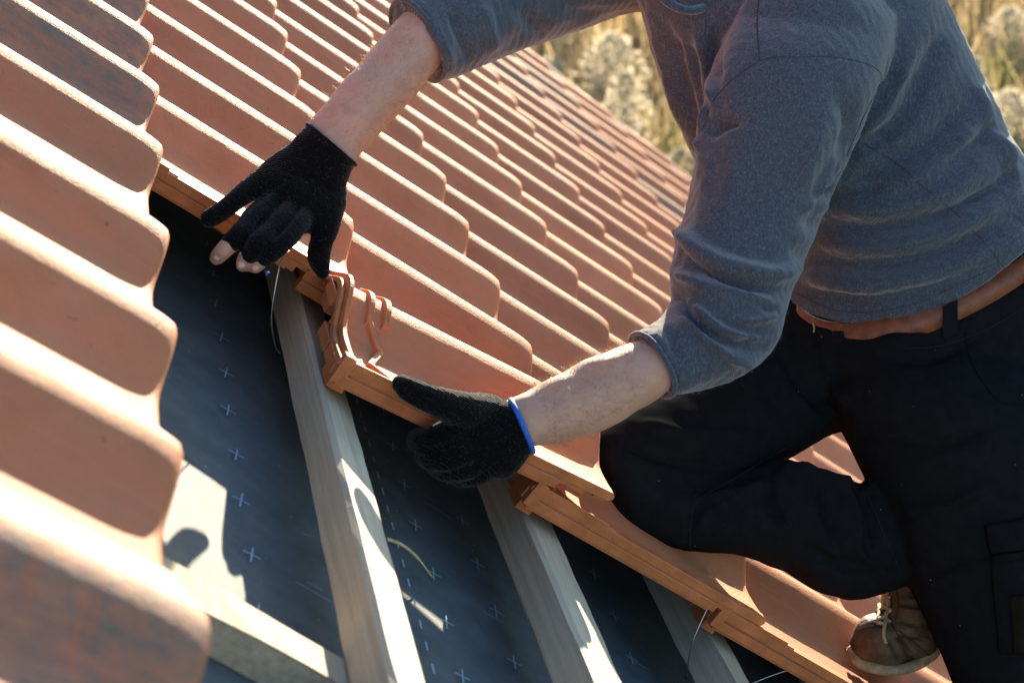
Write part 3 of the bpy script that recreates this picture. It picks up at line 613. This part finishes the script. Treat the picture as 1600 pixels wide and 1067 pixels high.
trm = fuse([pel, thighN, shinN, thighF, shinF], .0055, 14)
tf_ = [([(1235, 725), (1285, 745), (1350, 765)], 9, .008), ([(1272, 745), (1290, 800), (1310, 850)], 10, -.009), ([(1310, 745), (1335, 790), (1345, 850)], 10, .008), ([(1345, 760), (1365, 800), (1370, 850)], 8, -.008), ([(1200, 740), (1205, 780), (1225, 830)], 9, -.007),
       ([(1080, 780), (1150, 770), (1215, 750)], 12, .008), ([(1075, 840), (1100, 790), (1165, 765)], 7, -.007), ([(960, 690), (1040, 720), (1130, 730)], 10, -.005), ([(990, 660), (1080, 680), (1200, 680)], 12, .005), ([(1230, 560), (1270, 620), (1310, 655)], 12, -.008), ([(1262, 530), (1300, 600), (1330, 640)], 10, .006), ([(1380, 560), (1450, 560), (1520, 530)], 10, -.005), ([(1350, 700), (1450, 700), (1560, 660)], 14, -.006), ([(1400, 800), (1480, 790), (1560, 750)], 14, .006), ([(1440, 900), (1500, 880), (1560, 860)], 12, -.005), ([(1250, 850), (1310, 880), (1370, 890)], 10, -.006), ([(1330, 820), (1350, 870), (1390, 900)], 8, .006)]
folds(trm, [(p, w_ * .8, a * 1.7) for p, w_, a in tf_]); V = getv(trm); setv(trm, V + getn(trm) * (.0026 * noise3(V, 26, 31) + .0012 * noise3(V, 70, 32))[:, None])
bvh_tr = BVHTree.FromPolygons([tuple(v) for v in getv(trm)], [tuple(p.vertices) for p in trm.polygons])
trou = obj('trousers', worldize(trm), TROUS, person)
def strip(P0, P1, bvh, off, th, sub=6):
    """band of cloth between two photo lines laid on a surface"""
    A = drape(P0, bvh, off, sub); B = drape(P1, bvh, off, sub); n = min(len(A), len(B))
    if n < 2: return None
    mb = MB(); V = []
    for i in range(n):
        nn = nrm(np.cross(A[min(i + 1, n - 1)] - A[max(i - 1, 0)], B[i] - A[i])); 
        if nn @ (A[i] - CC) > 0: nn = -nn
        V += [A[i], B[i], B[i] + nn * th, A[i] + nn * th]
    F = [(i * 4 + k, i * 4 + (k + 1) % 4, (i + 1) * 4 + (k + 1) % 4, (i + 1) * 4 + k) for i in range(n - 1) for k in range(4)] + [(0, 1, 2, 3), tuple(range((n - 1) * 4, n * 4))[::-1]]
    return mb.add(V, F)
for P_ in ([(1508, 520), (1520, 570), (1560, 625), (1600, 632)], [(1272, 516), (1278, 545), (1290, 590), (1305, 640)]):
    q = drape(P_, bvh_tr, .0006)
    if len(q) > 3: mb = MB(); mb.tube(q, .0012, 6); obj('pocket_seam', mb.mesh(True, True), TROUS, trou)
for P_ in ([(1086, 768), (1079, 810), (1077, 858)], [(1240, 692), (1160, 740), (1086, 782)], [(1318, 690), (1375, 820), (1430, 950), (1470, 1055)], [(1400, 545), (1470, 540), (1540, 515), (1598, 480)]):
    q = drape(P_, bvh_tr, .0004, 8)
    if len(q) > 3: mb = MB(); mb.tube(q, .0011, 6); obj('stitched_seam', mb.mesh(True, True), TSEAM, trou)
for A_, B_, t_, nm, mt in (([(1545, 870), (1552, 940), (1560, 1020)], [(1640, 860), (1645, 930), (1650, 1015)], .012, 'cargo_pocket', TROUS), ([(1536, 822), (1540, 850), (1550, 880)], [(1640, 805), (1645, 840), (1650, 868)], .018, 'pocket_flap', TROUS), ([(1575, 930), (1579, 980), (1582, 1018)], [(1612, 928), (1615, 978), (1618, 1015)], .0145, 'pocket_patch', PATCH)):
    s_ = strip(A_, B_, bvh_tr, -.002, t_)
    if s_: obj(nm, s_.mesh(True, True), mt, trou)
mb = MB(); q = drape([(1271, 505), (1273, 512), (1272, 520)], bvh_tr, .001, 3)
if len(q) > 2: mb.tube(q, .0016, 6); obj('zip', mb.mesh(True, True), BRASS, trou)
# ---- belt: a band round the waist, proud of shirt hem and trousers
def waist(t, up, grow):
    Lp = PX(1246, 500 - up, 2.675); Rp = PX(1700, 266 - up, 2.675); c = (Lp + Rp) / 2; n1 = (Rp - Lp) / 2; v = nrm(c - CC); down = nrm(np.cross(n1, v)); 
    if down @ RC[1] < 0: down = -down
    s = 1 + grow / np.linalg.norm(n1)
    return c + n1 * s * math.cos(t) - v * (.123 + grow) * math.sin(t) + down * (.095 * max(math.sin(t), 0) + .02 * min(math.sin(t), 0))
V = []; n_ = 90
for t in np.linspace(0, 2 * math.pi, n_, endpoint=False):
    for up, gr in ((-14, -.001), (28, -.003), (28, .001), (-14, .0045)): V.append(waist(t, up, gr))
F = [(i * 4 + k, i * 4 + (k + 1) % 4, ((i + 1) % n_) * 4 + (k + 1) % 4, ((i + 1) % n_) * 4 + k) for i in range(n_) for k in range(4)]
mb = MB(); mb.add(V, F); belt = obj('belt', mb.mesh(True, True), LEATHER, person); belt['label'] = 'tan leather belt'
for t in (1.72, 1.15, 2.5):
    mb = MB(); V = []
    for up in (18, 10, -4, -20, -34):
        for dt in (-.045, .045):
            for gr in (.005, .009): V.append(waist(t + dt, up, gr))
    F = []
    for i in range(4):
        a = i * 4
        for k0, k1 in ((0, 1), (1, 3), (3, 2), (2, 0)): F.append((a + k0, a + k1, a + 4 + k1, a + 4 + k0))
    F += [(0, 1, 3, 2), (16, 18, 19, 17)]
    mb.add(V, F); obj('belt_loop', mb.mesh(False, True), TROUS, trou)
# ---- boots
ctr = lambda x, y, z: PX(x, y, z)
def boot_far():
    parts = [loft([(1372, 900, 1480, 905, 2.630, .05), (1378, 935, 1478, 940, 2.627, .052), (1368, 962, 1474, 972, 2.620, .055), (1350, 985, 1468, 1005, 2.615, .056)], n=26),
             ell(PX(1378, 1003, 2.605), .046, .046, .040), ell(PX(1425, 992, 2.620), .048, .05, .042), ell(PX(1362, 1008, 2.600), .032, .034, .032)]
    me = fuse(parts, .003, 6)
    folds(me, [([(1405, 950), (1440, 955), (1475, 950)], 5, .004), ([(1400, 968), (1440, 975), (1475, 972)], 5, -.004), ([(1400, 990), (1425, 1010), (1450, 1030)], 5, -.004), ([(1385, 990), (1400, 1015), (1408, 1040)], 5, -.004), ([(1402, 920), (1440, 925), (1470, 922)], 5, -.003), ([(1408, 935), (1445, 938), (1475, 935)], 5, .003)])
    return me
bme = boot_far(); bvb = BVHTree.FromPolygons([tuple(v) for v in getv(bme)], [tuple(p.vertices) for p in bme.polygons])
boot = obj('boot', worldize(bme), BOOTL, person); boot['label'] = 'worn tan leather boot with toes on the tile'
mb = MB(); mb.tube(spline(px_path([(1331, 1012, 2.605), (1342, 1034, 2.585), (1370, 1044, 2.575), (1405, 1046, 2.575), (1440, 1034, 2.585), (1466, 1008, 2.595), (1475, 985, 2.620), (1450, 985, 2.665), (1390, 995, 2.665), (1345, 1000, 2.640)]), 5), .0085, 8); 
mb.add(*loft([(1345, 1020, 1462, 1003, 2.665, .035), (1348, 1036, 1452, 1026, 2.66, .035)], n=20)); obj('sole', mb.mesh(True, True), SOLE, boot)
mb = MB()
for P_ in ([(1372, 920), (1376, 950), (1370, 972), (1382, 975)], [(1386, 915), (1390, 945), (1384, 968), (1380, 990), (1384, 1005)], [(1366, 972), (1380, 966), (1392, 972)], [(1370, 958), (1384, 950), (1394, 954)]):
    q = drape(P_, bvb, .002, 5)
    if len(q) > 3: mb.tube(q, .0028, 6)
if mb.V: obj('lace', mb.mesh(True, True), SOLE, boot)
for P_ in ([(1388, 968), (1402, 990), (1412, 1018), (1416, 1044)], [(1398, 912), (1404, 940), (1400, 966)], [(1404, 985), (1425, 1000), (1450, 1022)], [(1405, 948), (1440, 953), (1472, 950)], [(1340, 985), (1362, 978), (1385, 980)]):
    q = drape(P_, bvb, .0003, 6)
    if len(q) > 3: mb = MB(); mb.tube(q, .0011, 6); obj('stitching', mb.mesh(True, True), STITCH, boot)
for x_, y_ in ((1374, 935), (1390, 932), (1374, 955), (1391, 955)):
    q = drape([(x_, y_), (x_ + 1, y_)], bvb, .001, 1)
    if q: mb = MB(); mb.add(*ell(q[0], .0032, .0032, .0032, None, 10)); obj('eyelet', mb.mesh(True, True), BRASS, boot)
nb = [capsule([PX(1690, 1185, 2.88), PX(1705, 1200, 2.95)], [.058, .055]), capsule([PX(1700, 1215, 2.96), PX(1640, 1190, 2.89), PX(1590, 1160, 2.83)], [.05, .05, .045])]
obj('boot', worldize(fuse(nb, .004, 6)), BOOTL, person)
# ---- fine hair on the forearms, fuzz of the knitwear: short strands standing off the surface
def strands(me_world, sel, nst, length, rad, mat, name, parent, seed, droop=.3, jitter=.6):
    r = np.random.default_rng(seed); V = getv(me_world); Nn = getn(me_world); Vr = V @ MR; uv, z = pix(Vr)
    k = np.where(sel(uv, z))[0]
    if not len(k): return
    k = r.choice(k, nst); Vs = []; F = []
    for i in k:
        p = V[i] + r.normal(0, .002, 3); n_ = nrm(Nn[i] + r.normal(0, jitter, 3)); L = length * r.uniform(.4, 1.2); t = nrm(np.cross(n_, r.normal(size=3))) * rad
        q = len(Vs); m = p + n_ * L * .55 + r.normal(0, L * .08, 3); e = m + nrm(n_ + r.normal(0, droop, 3)) * L * .5
        Vs += [p - t, p + t, m + t * .7, m - t * .7, e]; F += [(q, q + 1, q + 2, q + 3), (q + 3, q + 2, q + 4)]
    tag(obj(name, mesh_from(Vs, F, False), mat, parent), None, kind='stuff')
HAIRM = plain('arm_hair', (.42, .27, .14), .5)
def inpoly(uv, P):
    P = np.asarray(P, float); c = np.zeros(len(uv), bool); j = len(P) - 1
    for i in range(len(P)):
        t = ((P[i, 1] > uv[:, 1]) != (P[j, 1] > uv[:, 1])) & (uv[:, 0] < (P[j, 0] - P[i, 0]) * (uv[:, 1] - P[i, 1]) / (P[j, 1] - P[i, 1] + 1e-9) + P[i, 0]); c ^= t; j = i
    return c
strands(body.data, lambda uv, z: inpoly(uv, [(985, 515), (1010, 620), (860, 705), (830, 595)]) & (z < 2.45), 4200, .011, .00016, HAIRM, 'arm_hair', body, 1)
strands(body.data, lambda uv, z: inpoly(uv, [(600, 10), (700, 110), (570, 280), (465, 195)]) & (z < 2.6), 4200, .011, .00016, HAIRM, 'arm_hair', body, 2)
FUZZ = plain('knit_fuzz', (.10, .095, .085), .9)
for gl, sd in ((g1, 3), (g2, 4)): strands(gl.data, lambda uv, z: z > 0, 5000, .0042, .00014, FUZZ, 'knit_fuzz', gl, sd, .5, .8)
FUZZS = plain('shirt_fuzz', (.34, .35, .36), .9)
strands(shirt.data, lambda uv, z: (uv[:, 0] > 560) & (uv[:, 0] < 1640) & (uv[:, 1] > -30) & (uv[:, 1] < 660), 16000, .0034, .00016, FUZZS, 'knit_fuzz', shirt, 5, .5, .8)

# ---- sawdust and chips: on the trousers, the underlay and the battens
def flecks(name, P, nrm_, mat, parent, smin, smax, seed):
    r = np.random.default_rng(seed); Vs = []; F = []
    for p, n_ in zip(P, nrm_):
        u = nrm(np.cross(n_, r.normal(size=3))); v = np.cross(n_, u); a = r.uniform(smin, smax); b = a * r.uniform(.3, .9); q = len(Vs); p = p + n_ * .0012
        Vs += [p - u * a, p + v * b, p + u * a, p - v * b, p + n_ * a * .5]; F += [(q, q + 1, q + 4), (q + 1, q + 2, q + 4), (q + 2, q + 3, q + 4), (q + 3, q, q + 4)]
    tag(obj(name, mesh_from(Vs, F, False), mat, parent), None, kind='stuff')
DUST = plain('sawdust', (.62, .55, .42), .9)
tv_ = getv(trou.data); tn_ = getn(trou.data); k_ = rng.choice(len(tv_), 90, replace=False); flecks('sawdust', tv_[k_], tn_[k_], DUST, trou, .0004, .0011, 8)
gq = np.c_[rng.uniform(.0, 1.1, 420), rng.uniform(-1.1, -.05, 420), np.full(420, -.1945)]; flecks('sawdust', r2w(gq), np.tile(r2w([[0, 0, 1.0]]), (420, 1)), DUST, memb, .0004, .0014, 9)

# ================================================================== the meadow below
def leafy(name, c0, c1, transl=.5):
    m, n, b = new_mat(name); oi = n.nodes.new('ShaderNodeObjectInfo'); v = coords(n, space='Generated')
    geo = n.nodes.new('ShaderNodeNewGeometry'); d = noise(n, geo.outputs['Position'], 1.1, 4)
    wn = N(n, 'ShaderNodeTexWhiteNoise'); n.links.new(geo.outputs['Random Per Island'], wn.inputs['Vector'])
    f = mixc(n, .5, d, geo.outputs['Random Per Island'])
    c = ramp(n, f, [(.25, c0), (.75, c1)]); n.links.new(c, b.inputs['Base Color']); b.inputs['Roughness'].default_value = .7
    tr = n.nodes.new('ShaderNodeBsdfTranslucent'); n.links.new(c, tr.inputs[0]); mx = N(n, 'ShaderNodeMixShader'); mx.inputs[0].default_value = transl
    n.links.new(b.outputs[0], mx.inputs[1]); n.links.new(tr.outputs[0], mx.inputs[2]); n.links.new(mx.outputs[0], n.nodes['Material Output'].inputs[0]); return m
GRASS = leafy('dry_grass', (.32, .245, .12), (.54, .42, .23)); GREEN = leafy('green_weeds', (.105, .11, .04), (.24, .215, .09)); FLUFF = leafy('seed_fluff', (.47, .42, .31), (.66, .60, .47), .5); STEM = leafy('stems', (.17, .13, .06), (.27, .20, .09))
RUST = leafy('rusty_leaves', (.36, .25, .12), (.50, .36, .19))
cw = r2w(CC); fw = r2w(RC[2]); fw2 = nrm(np.array([fw[0], fw[1]])); rt2 = np.array([fw2[1], -fw2[0]])
def spot(d, s): return cw[:2] + fw2 * d + rt2 * s
def blades(n, d0, d1, hmin, hmax, mat, name, seed, wd=.012, spread=.36, lean=.25, clump=None):
    r = np.random.default_rng(seed); d = np.sqrt(r.uniform(d0 ** 2, d1 ** 2, n)); s = r.uniform(-spread, spread, n) * d + .03 * d
    P = cw[:2] + d[:, None] * fw2 + s[:, None] * rt2
    if clump is not None:
        k = noise3(np.c_[P, np.zeros(n)], clump, seed) > .05; P = P[k]; n = len(P)
    h = r.uniform(hmin, hmax, n); a = r.uniform(0, 6.28, n); l = r.normal(0, lean, (n, 2)); ww = wd * r.uniform(.6, 1.5, n)
    base = np.c_[P, np.full(n, GZ)]; t = np.c_[np.cos(a), np.sin(a), np.zeros(n)] * ww[:, None]
    mid = base + np.c_[l * h[:, None] * .4, h * .55]; tip = base + np.c_[l * h[:, None] * 1.1, h]
    V = np.stack([base - t, base + t, mid + t * .8, mid - t * .8, tip], 1).reshape(-1, 3); F = []
    me = bpy.data.meshes.new(name); i = np.arange(n) * 5
    me.from_pydata(V.tolist(), [], [x for k in i.tolist() for x in ((k, k + 1, k + 2, k + 3), (k + 3, k + 2, k + 4))]); me.update()
    return obj(name, me, mat)
tag(blades(42000, 10, 40, .35, 1.0, GRASS, 'dry_grass', 41), 'tall dry golden grass of the blurred meadow', 'grass', kind='stuff')
tag(blades(60000, 9, 40, .35, 1.0, GREEN, 'green_weeds', 42, .022, clump=.5), 'low green weeds growing between the dry grass', 'weeds', kind='stuff')
tag(blades(9000, 10, 36, .5, 1.1, RUST, 'rusty_weeds', 43, .02, clump=.6), 'rust-brown withered weeds among the grass', 'weeds', kind='stuff')
def plume(seed, h, rad, n, shape):
    r = np.random.default_rng(seed); V = []; F = []
    for i in range(n):
        t = r.random() ** .8; rr = rad * (1 - t) ** shape * r.random() ** .45 + .02; a = r.uniform(0, 6.28)
        lump = 1 + .35 * math.sin(5 * a + 9 * t + seed); c = np.array([rr * lump * math.cos(a), rr * lump * math.sin(a), h * (.42 + .58 * t) - rr * .25])
        s = r.uniform(.010, .026); u = nrm(r.normal(size=3)) * s; v = nrm(np.cross(u, r.normal(size=3))) * s; q = len(V); V += [c - u, c + v, c + u, c - v]; F.append((q, q + 1, q + 2, q + 3))
    return mesh_from(V, F, False)
def stems(seed, h, rad):
    r = np.random.default_rng(seed); mb = MB()
    for k in range(7):
        a = r.uniform(0, 6.28); e = rad * r.uniform(.2, .9); mb.tube(spline([(0, 0, 0), (e * .3 * math.cos(a), e * .3 * math.sin(a), h * .4), (e * math.cos(a), e * math.sin(a), h * r.uniform(.6, .9))], 3), .006, 5)
    return mb.mesh()
kinds = []
for s, (h, rad, n, shp) in enumerate(((1.15, .27, 1100, .55), (.95, .34, 1100, .45), (1.3, .22, 900, .8), (.8, .30, 900, .5))):
    pm_ = plume(60 + s, h, rad, n, shp); pm_.materials.append(FLUFF); st_ = stems(70 + s, h, rad); st_.materials.append(STEM); kinds.append((pm_, st_))
def w_at(px, py, top):     # ground point whose plant top shows at this photo position
    d = r2w(RC.T @ np.array([(px - 800) / FPX, (py - 533.5) / FPX, 1.0])); s = (GZ + top - cw[2]) / d[2]; return cw + d * s
def plant(px, py, kind, sc, label, group=None):
    tops = (1.15, .95, 1.3, .8)[kind] * sc; q = w_at(px, py, tops); e = empty('seeding_plant', (q[0], q[1], GZ)); e.matrix_basis = Matrix.Translation((q[0], q[1], GZ)) @ Matrix.Rotation(random.uniform(0, 6.28), 4, 'Z') @ Matrix.Scale(sc, 4)
    for nm, me in (('seed_head', kinds[kind][0]), ('stem', kinds[kind][1])):
        o = bpy.data.objects.new(nm, me); COL.objects.link(o); o.parent = e
    tag(e, label, 'plant', group)
plant(978, 112, 0, 1.0, 'tall pale fluffy plant standing alone above the far edge of the tiles')
plant(958, 50, 1, 1.1, 'broad whitish seed head under the stretched sleeve, left of the shirt front')
plant(1068, 232, 3, .9, 'low pale fluffy plant close to the roof edge beside the upper arm')
plant(1580, 140, 1, 1.15, 'large pale fluffy plant at the right edge behind the back')
plant(1580, 10, 1, .9, 'pale seed head in the upper right corner')
plant(1525, 90, 2, .9, 'slender pale plant just behind the shoulder blade')
plant(860, 90, 3, 1.1, 'pale tuft nearest the top of the roof edge, below the sleeve')
rr_ = random.Random(5)
for i in range(64):
    d = rr_.uniform(11, 34); s = rr_.uniform(-.34, .40) * d; q = spot(d, s); k = rr_.randrange(4); sc = rr_.uniform(.55, .95)
    e = empty('seeding_plant', (q[0], q[1], GZ)); e.matrix_basis = Matrix.Translation((q[0], q[1], GZ)) @ Matrix.Rotation(rr_.uniform(0, 6.28), 4, 'Z') @ Matrix.Scale(sc, 4)
    for nm, me in (('seed_head', kinds[k][0]), ('stem', kinds[k][1])):
        o = bpy.data.objects.new(nm, me); COL.objects.link(o); o.parent = e
    tag(e, 'one of the small blurred pale seed heads scattered through the meadow', 'plant', 'seed heads scattered in the meadow')
print('tiles', cnt)
